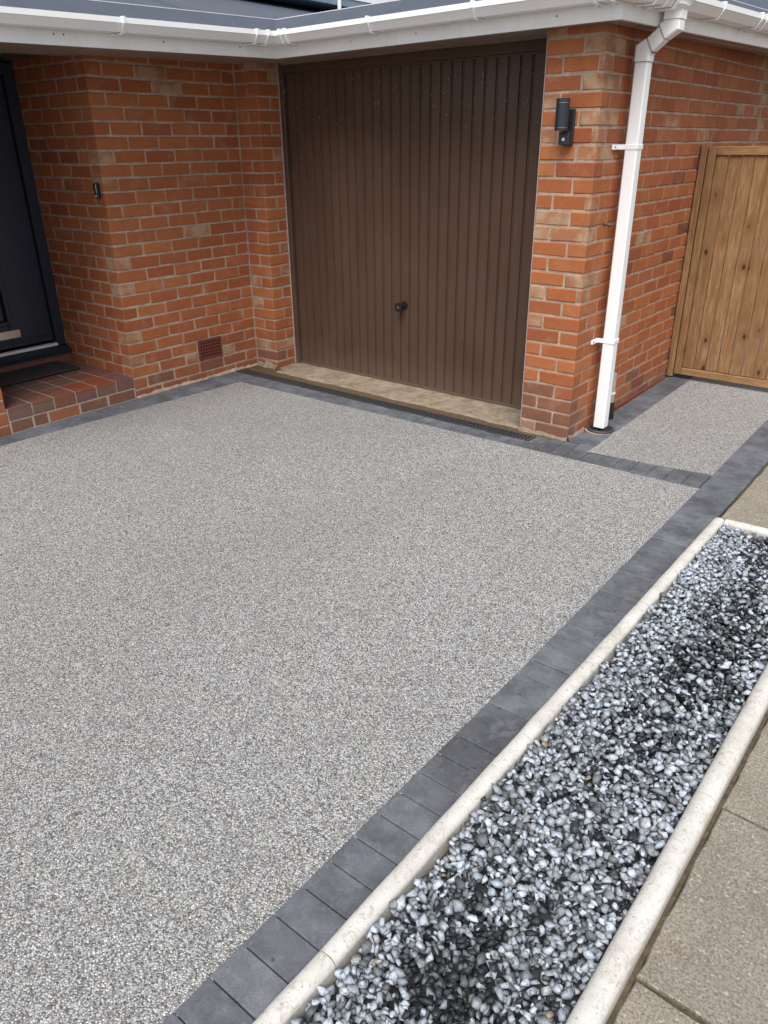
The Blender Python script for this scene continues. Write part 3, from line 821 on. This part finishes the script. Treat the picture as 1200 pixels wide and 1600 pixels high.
# ------------------------------------------------------------------ gutter
GT = thing('rain_gutter', 'white square profile plastic gutter running round the roof edge above the garage door', 'gutter', (-1.0, -.2, 2.04))
GP = [(.002, .064), (.072, .064), (.098, .098), (.102, .100), (.102, .124), (.093, .124), (.093, .1185), (.098, .1185), (.098, .1035), (.069, .0675), (.006, .0675), (.006, .12), (.002, .12)]
for s_ in range(3):
    V, F = run(s_, GP); mb = MB(); mb.add(V, F[2:]); mb.build('gutter_run', m_gutter, GT)
CP = [(.0, .055), (.076, .055), (.080, .058), (.1075, .096), (.111, .100), (.111, .1295), (.090, .1295), (.090, .1245), (.1035, .1245), (.1035, .101), (.0745, .0625), (.0, .0625)]
def clip(seg, dist, wd=.014):
    V, F = run(seg, CP, a=dist-wd/2, b_=dist+wd/2); mb = MB(); mb.add(V, F); mb.build('gutter_bracket', m_gutter, GT)
    V, F = run(seg, [(.0, .050), (.028, .056), (.028, .0625), (0, .0625)], a=dist-.03, b_=dist-.012); mb = MB(); mb.add(V, F); mb.build('bracket_tab', m_fascia, GT)
def dist_y(seg, y): A, B = PATH[seg], PATH[seg+1]; return (y-A.y)/(B.y-A.y)*(B-A).length
def dist_x(seg, x): A, B = PATH[seg], PATH[seg+1]; return (x-A.x)/(B.x-A.x)*(B-A).length
for y in (-1.13, -.30, -.22, -1.95, -2.7): clip(0, dist_y(0, y))
for x in (-1.86, -1.90, -1.24, -.59, .02, .10): clip(1, dist_x(1, x))
for y in (.02, .12, .36, .74, 1.28, 1.36, 1.75, 2.3): clip(2, dist_y(2, y))
def dots(seg, ds):
    for k, (d_, z) in enumerate(ds):
        A, B = PATH[seg], PATH[seg+1]; q = A+(B-A)*(d_/(B-A).length)+SD[seg][1]*.0005
        mb = MB(); mb.cyl((q.x, q.y, q.z+z), .004, .0015, 8, 0 if seg != 1 else 1); mb.build('fascia_nail', m_dot, RF)
dots(0, [(dist_y(0, y), .045) for y in (-1.45, -1.4, -.85, -.35)]); dots(1, [(dist_x(1, x), .040) for x in (-1.45, -1.0, -.2)])
dots(1, [])

# ------------------------------------------------------------------ downpipe
DP = thing('downpipe', 'white square downpipe standing before the brick garage corner above a black gully', 'downpipe', (.07, .28, 0))
px0, px1, py0, py1 = .036, .101, .250, .315
def tube(path, w_, bev=.006):
    """square tube through points (x,z) in the plane of the pipe, mitred"""
    mb = MB(); pts = [Vector((a, b_)) for a, b_ in path]; rings = []
    for i, q in enumerate(pts):
        if i == 0: t = (pts[1]-pts[0]).normalized(); m_ = Vector((-t.y, t.x)); k = 1
        elif i == len(pts)-1: t = (pts[-1]-pts[-2]).normalized(); m_ = Vector((-t.y, t.x)); k = 1
        else:
            t1 = (pts[i]-pts[i-1]).normalized(); t2 = (pts[i+1]-pts[i]).normalized(); n1 = Vector((-t1.y, t1.x)); n2 = Vector((-t2.y, t2.x))
            m_ = (n1+n2).normalized(); k = 1/m_.dot(n1)
        h = w_/2; yc = (py0+py1)/2; r_ = []
        for (a, c_) in ((-h+bev, -h), (h-bev, -h), (h, -h+bev), (h, h-bev), (h-bev, h), (-h+bev, h), (-h, h-bev), (-h, -h+bev)):
            r_.append((q.x+m_.x*a*k, yc+c_, q.y+m_.y*a*k))
        rings.append(r_)
    V = [v for r_ in rings for v in r_]; F = [tuple(range(8)), tuple(range(8*(len(pts)-1), 8*len(pts)))[::-1]]
    for i in range(len(pts)-1):
        for j in range(8): F.append((8*i+j, 8*i+(j+1) % 8, 8*(i+1)+(j+1) % 8, 8*(i+1)+j))
    return mb.add(V, F)
xc = (px0+px1)/2
tube([(xc, .022), (xc, 1.860)], .065).build('pipe', m_gutter, DP)
xo = .198
tube([(xc, 1.850), (xc, 1.898), (xc+.030, 1.915)], .072).build('pipe_bend', m_gutter, DP)
tube([(xc+.022, 1.9105), (xo-.030, 1.985-.012)], .066).build('offset_pipe', m_gutter, DP)
tube([(xo-.045, 1.9645), (xo-.004, 1.9885), (xo-.004, 2.020)], .072).build('pipe_bend', m_gutter, DP)
mb = MB(); yc = (py0+py1)/2
V = []
for z, hx_, hy_ in ((2.010, .0385, .0385), (2.046, .0385, .0385), (2.062, .050, .062)):
    V += [(xo-.004+sx*hx_, yc+sy*hy_, z) for sx, sy in ((-1, -1), (1, -1), (1, 1), (-1, 1))]
F = [(0, 1, 2, 3)] + [(4*i+j, 4*i+(j+1) % 4, 4*i+4+(j+1) % 4, 4*i+4+j) for i in range(2) for j in range(4)] + [(8, 9, 10, 11)]
mb.add(V, F); d0 = dist_y(2, yc); V, F = run(2, CP, a=d0-.075, b_=d0+.075); mb.add(V, F); mb.build('gutter_outlet', m_gutter, DP)
for z in (1.485, .520):
    mb = MB(); mb.box(px0-.003, px1+.003, py0-.003, py1+.003, z-.012, z+.012, .002); mb.box(-.002, px0-.003, py0-.005, py0+.004, z-.012, z+.012, .002)
    mb.box(-.006, .003, py0-.040, py0+.004, z-.012, z+.012, .002) if False else None
    mb.box(.001, .012, py0-.075, py0+.0, z-.012, z+.012, .002)
    cl = mb.build('pipe_clip', m_gutter, DP)
    mb = MB(); mb.cyl((.012, py0-.060, z), .0045, .0015, 10, 0); mb.build('clip_screw', m_dot, cl)

for (a, b_) in (((xc, 1.8485), (xc, 1.850)), ((xc+.0305, 1.9153), (xc+.0318, 1.9160)), ((xo-.0468, 1.9634), (xo-.0455, 1.9642)), ((xo-.004, 2.0085), (xo-.004, 2.0098))):
    tube([a, b_], .0745).build('joint_seam', m_dot, DP)
GU = thing('gully', 'round black drain gully set in the paving under the white downpipe', 'drain', (.075, .272, 0))
def ring(mb, c, ri, ro, z0, z1, seg=36):
    V = []
    for i in range(seg):
        a = 2*math.pi*i/seg; V += [(c[0]+ri*math.cos(a), c[1]+ri*math.sin(a), z0), (c[0]+ri*math.cos(a), c[1]+ri*math.sin(a), z1), (c[0]+ro*math.cos(a), c[1]+ro*math.sin(a), z1), (c[0]+ro*math.cos(a), c[1]+ro*math.sin(a), z0)]
    F = [(4*i+j, 4*((i+1) % seg)+j, 4*((i+1) % seg)+(j+1) % 4, 4*i+(j+1) % 4) for i in range(seg) for j in range(4)]
    return mb.add(V, F)
gc = (.078, .268)
mb = MB(); ring(mb, gc, .062, .078, -.01, .016); mb.build('gully_rim', m_iron, GU)
mb = MB()
for i in range(-3, 4):
    if abs(i) == 0: continue
    h = math.sqrt(.060**2-(i*.017)**2); mb.box(gc[0]+i*.017-.003, gc[0]+i*.017+.003, gc[1]-h, gc[1]+h, .004, .010)
mb.build('gully_bars', m_iron, GU)
mb = MB(); mb.cyl((gc[0], gc[1], -.012), .0615, .004, 32); mb.build('gully_floor', m_void, GU)
mb = MB(); ring(mb, gc, .0785, .090, -.01, .0075); mb.build('mortar_collar', m_mortar, GU)

SPp = thing('pipe_stub', 'short grey pipe with a black end behind the foot of the downpipe', 'pipe', (.045, .47, 0))
mb = MB(); mb.cyl((.040, .47, .10), .016, .19, 16); mb.build('upper_pipe', m_greypipe, SPp, True)
mb = MB(); mb.cyl((.040, .47, .165), .020, .012, 16); mb.build('pipe_collar', m_white, SPp, True)
mb = MB(); mb.cyl((.040, .468, .006), .027, .11, 16, 2, .021); mb.build('black_boot', m_black, SPp, True)

# ------------------------------------------------------------------ wall lamp
WL = thing('wall_lamp', 'dark grey up and down cylinder lamp with sensor on the garage pier', 'lamp', (-.18, 0, 1.6))
mb = MB(); mb.box(-.176, -.120, -.016, .0, 1.496, 1.652, .003); mb.build('back_plate', m_lamp, WL)
mb = MB(); mb.box(-.176, -.122, -.052, -.0165, 1.498, 1.552, .004); mb.build('sensor_box', m_lamp, WL)
mb = MB(); mb.cyl((-.150, -.0525, 1.522), .0085, -.004, 16, 1, .006); mb.build('sensor_lens', m_lens, WL)
lc = (-.158, -.066)
mb = MB(); mb.cyl((*lc, 1.560), .0315, .012, 28); mb.cyl((*lc, 1.5735), .0315, .103, 28); mb.cyl((*lc, 1.678), .0315, .018, 28); mb.build('lamp_tube', m_lamp, WL, True)
mb = MB(); mb.cyl((*lc, 1.5722), .0308, .0012, 28); mb.cyl((*lc, 1.6766), .0308, .0012, 28); mb.build('joint_ring', m_chrome, WL, True)
mb = MB(); mb.box(-.170, -.144, -.045, -.016, 1.60, 1.64, .002); mb.build('lamp_arm', m_lamp, WL)

# ------------------------------------------------------------------ timber gate
YG = 1.50
GA = thing('timber_gate', 'tall brown timber side gate of knotty vertical boards beside the brick wall', 'gate', (.5, YG, 0))
gp = thing('gate_post', 'narrow timber post fixed to the brick wall beside the side gate', 'post', (.03, YG, 0))
piece('post', gp, .006, .046, YG-.012, YG+.065, gz(.1, 1.5)+.012, 1.490, m_wood, .003, .001)
zb = .064
piece('stile', GA, .053, .098, YG-.008, YG+.035, zb, 1.478, m_wood, .003, .001)
piece('stile', GA, 1.02, 1.065, YG-.008, YG+.035, zb, 1.478, m_wood, .003, .001)
piece('top_rail', GA, .0985, 1.019, YG-.006, YG+.033, 1.430, 1.4775, m_wood_h, .003, .001)
piece('bottom_rail', GA, .0985, 1.019, YG-.006, YG+.033, zb, zb+.046, m_wood_h, .003, .001)
bw_ = .0765
for i in range(12):
    x0 = .0990 + i*bw_
    piece('board', GA, x0, min(x0+bw_-.0040, 1.0185), YG+.006+.004*(i % 2), YG+.022, zb+.047, 1.4292, m_wood, .0045, .0008, 99)
piece('middle_rail', GA, .0985, 1.019, YG+.0225, YG+.05, .75, .84, m_wood_h, .003, .001)
fp = thing('gate_post', 'timber gate post on the far side of the side gate', 'post', (1.12, YG, 0))
piece('post', fp, 1.075, 1.165, YG-.03, YG+.06, .02, 1.52, m_wood, .003, .001)

# ------------------------------------------------------------------ gravel bed with cream edging
BX0, BX1, BY0, BY1 = 1.0295, 1.4345, -4.2, -.613
def edging(name_poly, a, b_, width, htop, seg=12):
    """round-topped edging stone between two points"""
    a = Vector(a); b_ = Vector(b_); t = (b_-a).normalized(); o = Vector((-t.y, t.x)); L = (b_-a).length
    prof = [(-width/2, -.04), (-width/2, htop-width*.36)]
    for i in range(seg+1):
        an = math.pi*(1-i/seg); prof.append((width/2*math.cos(an), htop-width*.36+width*.36*math.sin(an)))
    prof += [(width/2, -.04)]
    K = max(2, int(L/.06)); V = []; F = []; n = len(prof)
    for k in range(K+1):
        s_ = k/K; pp = a+t*(L*s_); wob = .0006*math.sin(k*1.7+a.y*3)
        e = .9 if k in (0, K) else 1.0
        for (w_, z) in prof:
            zz = z+wob if z > 0 else z
            if k in (0, K) and z > 0: zz -= .002
            q = pp+o*(w_*(e if False else 1)+wob*.6); V.append((q.x, q.y, zz))
    for k in range(K):
        for j in range(n-1): F.append((k*n+j, k*n+j+1, (k+1)*n+j+1, (k+1)*n+j))
    F += [tuple(range(n)), tuple(range(K*n, K*n+n))]
    return V, F
EG = thing('bed_edging', 'cream rounded concrete edging kerb framing the slate gravel bed', 'edging', (1.24, -2.0, 0))
def eg(a, b_, w_=.047, h=.050):
    mb = MB(); mb.add(*edging('', a, b_, w_, h)); mb.build('edging_stone', m_edge, EG, True)
cx = 1.005
js = [-4.2, -3.925, -3.079, -2.279, -1.434, -.586]
for i in range(len(js)-1): eg((cx, js[i]+.0012), (cx, js[i+1]-.0012))
js = [-4.2, -3.05, -2.190, -1.345, -.560]
for i in range(len(js)-1): eg((1.463, js[i]+.0012), (1.463, js[i+1]-.0012), .054, .051)
eg((1.0300, -.587), (1.434, -.573), .048, .050)
gs = MB(); gs.box(1.4880, 1.500, -4.3, -.54, -.04, -.002); gs.box(.9765, 1.53, -.56, -.53, -.04, -.0021)
tag(gs.build('grit_joint', m_grit), kind='structure')

# stones: convex lumps dropped over the bed
def hull_templates(k=18):
    out = []
    for i in range(k):
        bm = bmesh.new(); r_ = np.random.default_rng(100+i)
        for _ in range(12):
            v = r_.normal(size=3); v /= np.linalg.norm(v); v *= r_.uniform(.74, 1.0); bm.verts.new((v[0]*.5, v[1]*.5*r_.uniform(.72, .95), v[2]*.5*.68))
        res = bmesh.ops.convex_hull(bm, input=bm.verts)
        bmesh.ops.delete(bm, geom=[g for g in res['geom_interior'] if isinstance(g, bmesh.types.BMVert)], context='VERTS')
        bmesh.ops.triangulate(bm, faces=bm.faces[:]); bm.verts.index_update()
        V = np.array([v.co[:] for v in bm.verts]); F = np.array([[v.index for v in f.verts] for f in bm.faces]); bm.free()
        out.append((V, F))
    return out
T = hull_templates()
res_ = .005; gx = int((BX1-BX0+.04)/res_)+4; gy = int((BY1+3.75+.04)/res_)+4; H = np.zeros((gx, gy)) - .012
def vnoise(x, y, s, seed):
    r_ = np.random.default_rng(seed); G = r_.random((64, 64))
    xi, yi = x*s+20, y*s+30; x0, y0 = int(math.floor(xi)), int(math.floor(yi)); fx, fy = xi-x0, yi-y0
    fx = fx*fx*(3-2*fx); fy = fy*fy*(3-2*fy)
    g_ = lambda a, b_: G[a % 64, b_ % 64]
    return (g_(x0, y0)*(1-fx)+g_(x0+1, y0)*fx)*(1-fy) + (g_(x0, y0+1)*(1-fx)+g_(x0+1, y0+1)*fx)*fy
VV, FF, CC = [], [], []; base = 0
NST = 17000
_n1 = np.random.default_rng(5).random((64, 64)); _n2 = np.random.default_rng(6).random((64, 64))
def vn(G, x, y, s):
    xi, yi = x*s+20, y*s+30; x0, y0 = int(math.floor(xi)), int(math.floor(yi)); fx, fy = xi-x0, yi-y0
    fx = fx*fx*(3-2*fx); fy = fy*fy*(3-2*fy)
    return (G[x0 % 64, y0 % 64]*(1-fx)+G[(x0+1) % 64, y0 % 64]*fx)*(1-fy) + (G[x0 % 64, (y0+1) % 64]*(1-fx)+G[(x0+1) % 64, (y0+1) % 64]*fx)*fy
for i in range(NST):
    y = BY1 - .004 - rng.random()*3.13; x = BX0 + .004 + rng.random()*(BX1-BX0-.008)
    sz = float(np.clip(rng.lognormal(math.log(.0235), .25), .013, .040))
    x = min(max(x, BX0+sz*.30), BX1-sz*.30); y = min(y, BY1-sz*.35)
    a, b_ = int((x-BX0+.02)/res_), int((y+3.75+.02)/res_); rr = max(1, int(sz*.38/res_))
    if b_-rr < 0: continue
    w_ = H[a-rr:a+rr+1, b_-rr:b_+rr+1]
    hh = float(np.percentile(w_, 55))
    z = hh + sz*.26
    edge = min(x-BX0, BX1-x)
    lim = .034 + .010*vn(_n2, x, y, 9) + .006*(edge < .03)
    if z > lim: continue
    H[a-rr:a+rr+1, b_-rr:b_+rr+1] = np.maximum(w_, z+sz*.22)
    V, F = T[rng.integers(len(T))]
    ang = rng.random()*6.283; ca, sa = math.cos(ang), math.sin(ang); tx, ty = rng.normal(0, .38), rng.normal(0, .38)
    Rz = np.array([[ca, -sa, 0], [sa, ca, 0], [0, 0, 1]]); Rx = np.array([[1, 0, 0], [0, math.cos(tx), -math.sin(tx)], [0, math.sin(tx), math.cos(tx)]])
    Ry = np.array([[math.cos(ty), 0, math.sin(ty)], [0, 1, 0], [-math.sin(ty), 0, math.cos(ty)]])
    P = (V*np.array([sz*rng.uniform(1, 1.3), sz, sz*rng.uniform(.85, 1.15)])) @ (Rz@Rx@Ry).T + np.array([x, y, z])
    VV.append(P); FF.append(F+base); base += len(V)
    cl = math.exp(-((x-1.265-.05*math.sin(y*3.1))/.125)**2)
    dk = -.02 + .48*cl*(.1+1.3*vn(_n1, x*1.3, y, 5.0)) + .34*(vn(_n2, x, y, 10)-.5) - .22*min(1, max(0, (y+1.35)/.25))
    r_ = rng.random()
    if r_ < dk: c = np.array([.014, .016, .020])*rng.uniform(.6, 1.9)
    elif r_ < dk + .20: c = np.array([.11, .118, .125])*rng.uniform(.7, 1.5)
    elif r_ < dk + .38: c = np.array([.25, .272, .295])*rng.uniform(.8, 1.2)
    elif rng.random() < .005: c = np.array([.26, .21, .14])
    else: c = np.array([.42, .465, .525])*rng.uniform(.60, 1.22) + (np.array([.04, .02, -.01]) if rng.random() < .25 else 0)
    CC.append(np.tile(np.array([c[0], c[1], c[2], 1.0]), (len(V), 1)))
VV = np.concatenate(VV); FF = np.concatenate(FF); CC = np.concatenate(CC)
me = bpy.data.meshes.new('gravel'); me.vertices.add(len(VV)); me.vertices.foreach_set('co', VV.ravel())
me.loops.add(FF.size); me.loops.foreach_set('vertex_index', FF.ravel().astype(np.int32))
me.polygons.add(len(FF)); me.polygons.foreach_set('loop_start', np.arange(0, FF.size, 3, dtype=np.int32))
me.update(); me.validate()
at = me.attributes.new('stone_tint', 'FLOAT_COLOR', 'POINT'); at.data.foreach_set('color', CC.ravel())
me.materials.append(m_gravel)
o = link('gravel', me); tag(o, 'grey white and black slate chippings filling the edged bed', 'gravel', None, 'stuff')
bs_ = MB(); bs_.box(BX0-.02, BX1+.02, -4.2, BY1+.02, -.04, -.008); tag(bs_.build('bed_soil', m_joint), kind='structure')
print('stones', len(CC), 'tris', len(FF))

# ------------------------------------------------------------------ old paving slabs
PV = border_base('slab_pavement')
def slab(x0, x1, y0, y1, z=0.0):
    rg = random.Random(int((x0*100+y0*1000))); g_ = .0035
    nx_, ny_ = 14, 14; pts = []
    # outline with a slightly broken edge
    def e(a, b_, k, fx_, inward):
        out = []
        for i in range(k): t = i/k; out.append((a[0]+(b_[0]-a[0])*t + inward[0]*rg.uniform(0, .005), a[1]+(b_[1]-a[1])*t + inward[1]*rg.uniform(0, .005)))
        return out
    A, B, C_, D = (x0+g_, y0+g_), (x1-g_, y0+g_), (x1-g_, y1-g_), (x0+g_, y1-g_)
    ol = e(A, B, nx_, 0, (0, 1)) + e(B, C_, ny_, 0, (-1, 0)) + e(C_, D, nx_, 0, (0, -1)) + e(D, A, ny_, 0, (1, 0))
    n = len(ol); cx_, cy_ = (x0+x1)/2, (y0+y1)/2; zz = z+rg.uniform(-.002, .002)
    inn = [(cx_+(px-cx_)*.985, cy_+(py-cy_)*.985) for px, py in ol]
    V = [(a-cx_, b_-cy_, 0) for a, b_ in inn] + [(a-cx_, b_-cy_, -.005) for a, b_ in ol] + [(a-cx_, b_-cy_, -.04) for a, b_ in ol]
    F = [tuple(range(n))] + [(i, n+i, n+(i+1) % n, (i+1) % n) for i in range(n)] + [(n+i, 2*n+i, 2*n+(i+1) % n, n+(i+1) % n) for i in range(n)]
    link('paving_slab', mesh('paving_slab', V, F, m_slab), PV, (cx_, cy_, zz), (rg.uniform(-.003, .003), rg.uniform(-.003, .003), 0))
ysl = [.05+.5515*k for k in range(-9, 6)]
for i in range(len(ysl)-1):
    for xa in (1.4945, 2.046, 2.5975):
        slab(xa, xa+.5515, ysl[i], ysl[i+1])
for (ya, yb) in ((-.545, .05), (.05, .60), (.60, 1.15), (1.15, 1.70)):
    slab(.979, 1.515, ya, yb, .002 + max(0, ya)*.02)
sheet('s', [(.976, -.56), (1.5, -.56), (1.5, -4.9), (3.18, -4.9), (3.18, 2.9), (.976, 2.9)], -.012, m_grit, .02).build('joint_grit', m_grit, PV)
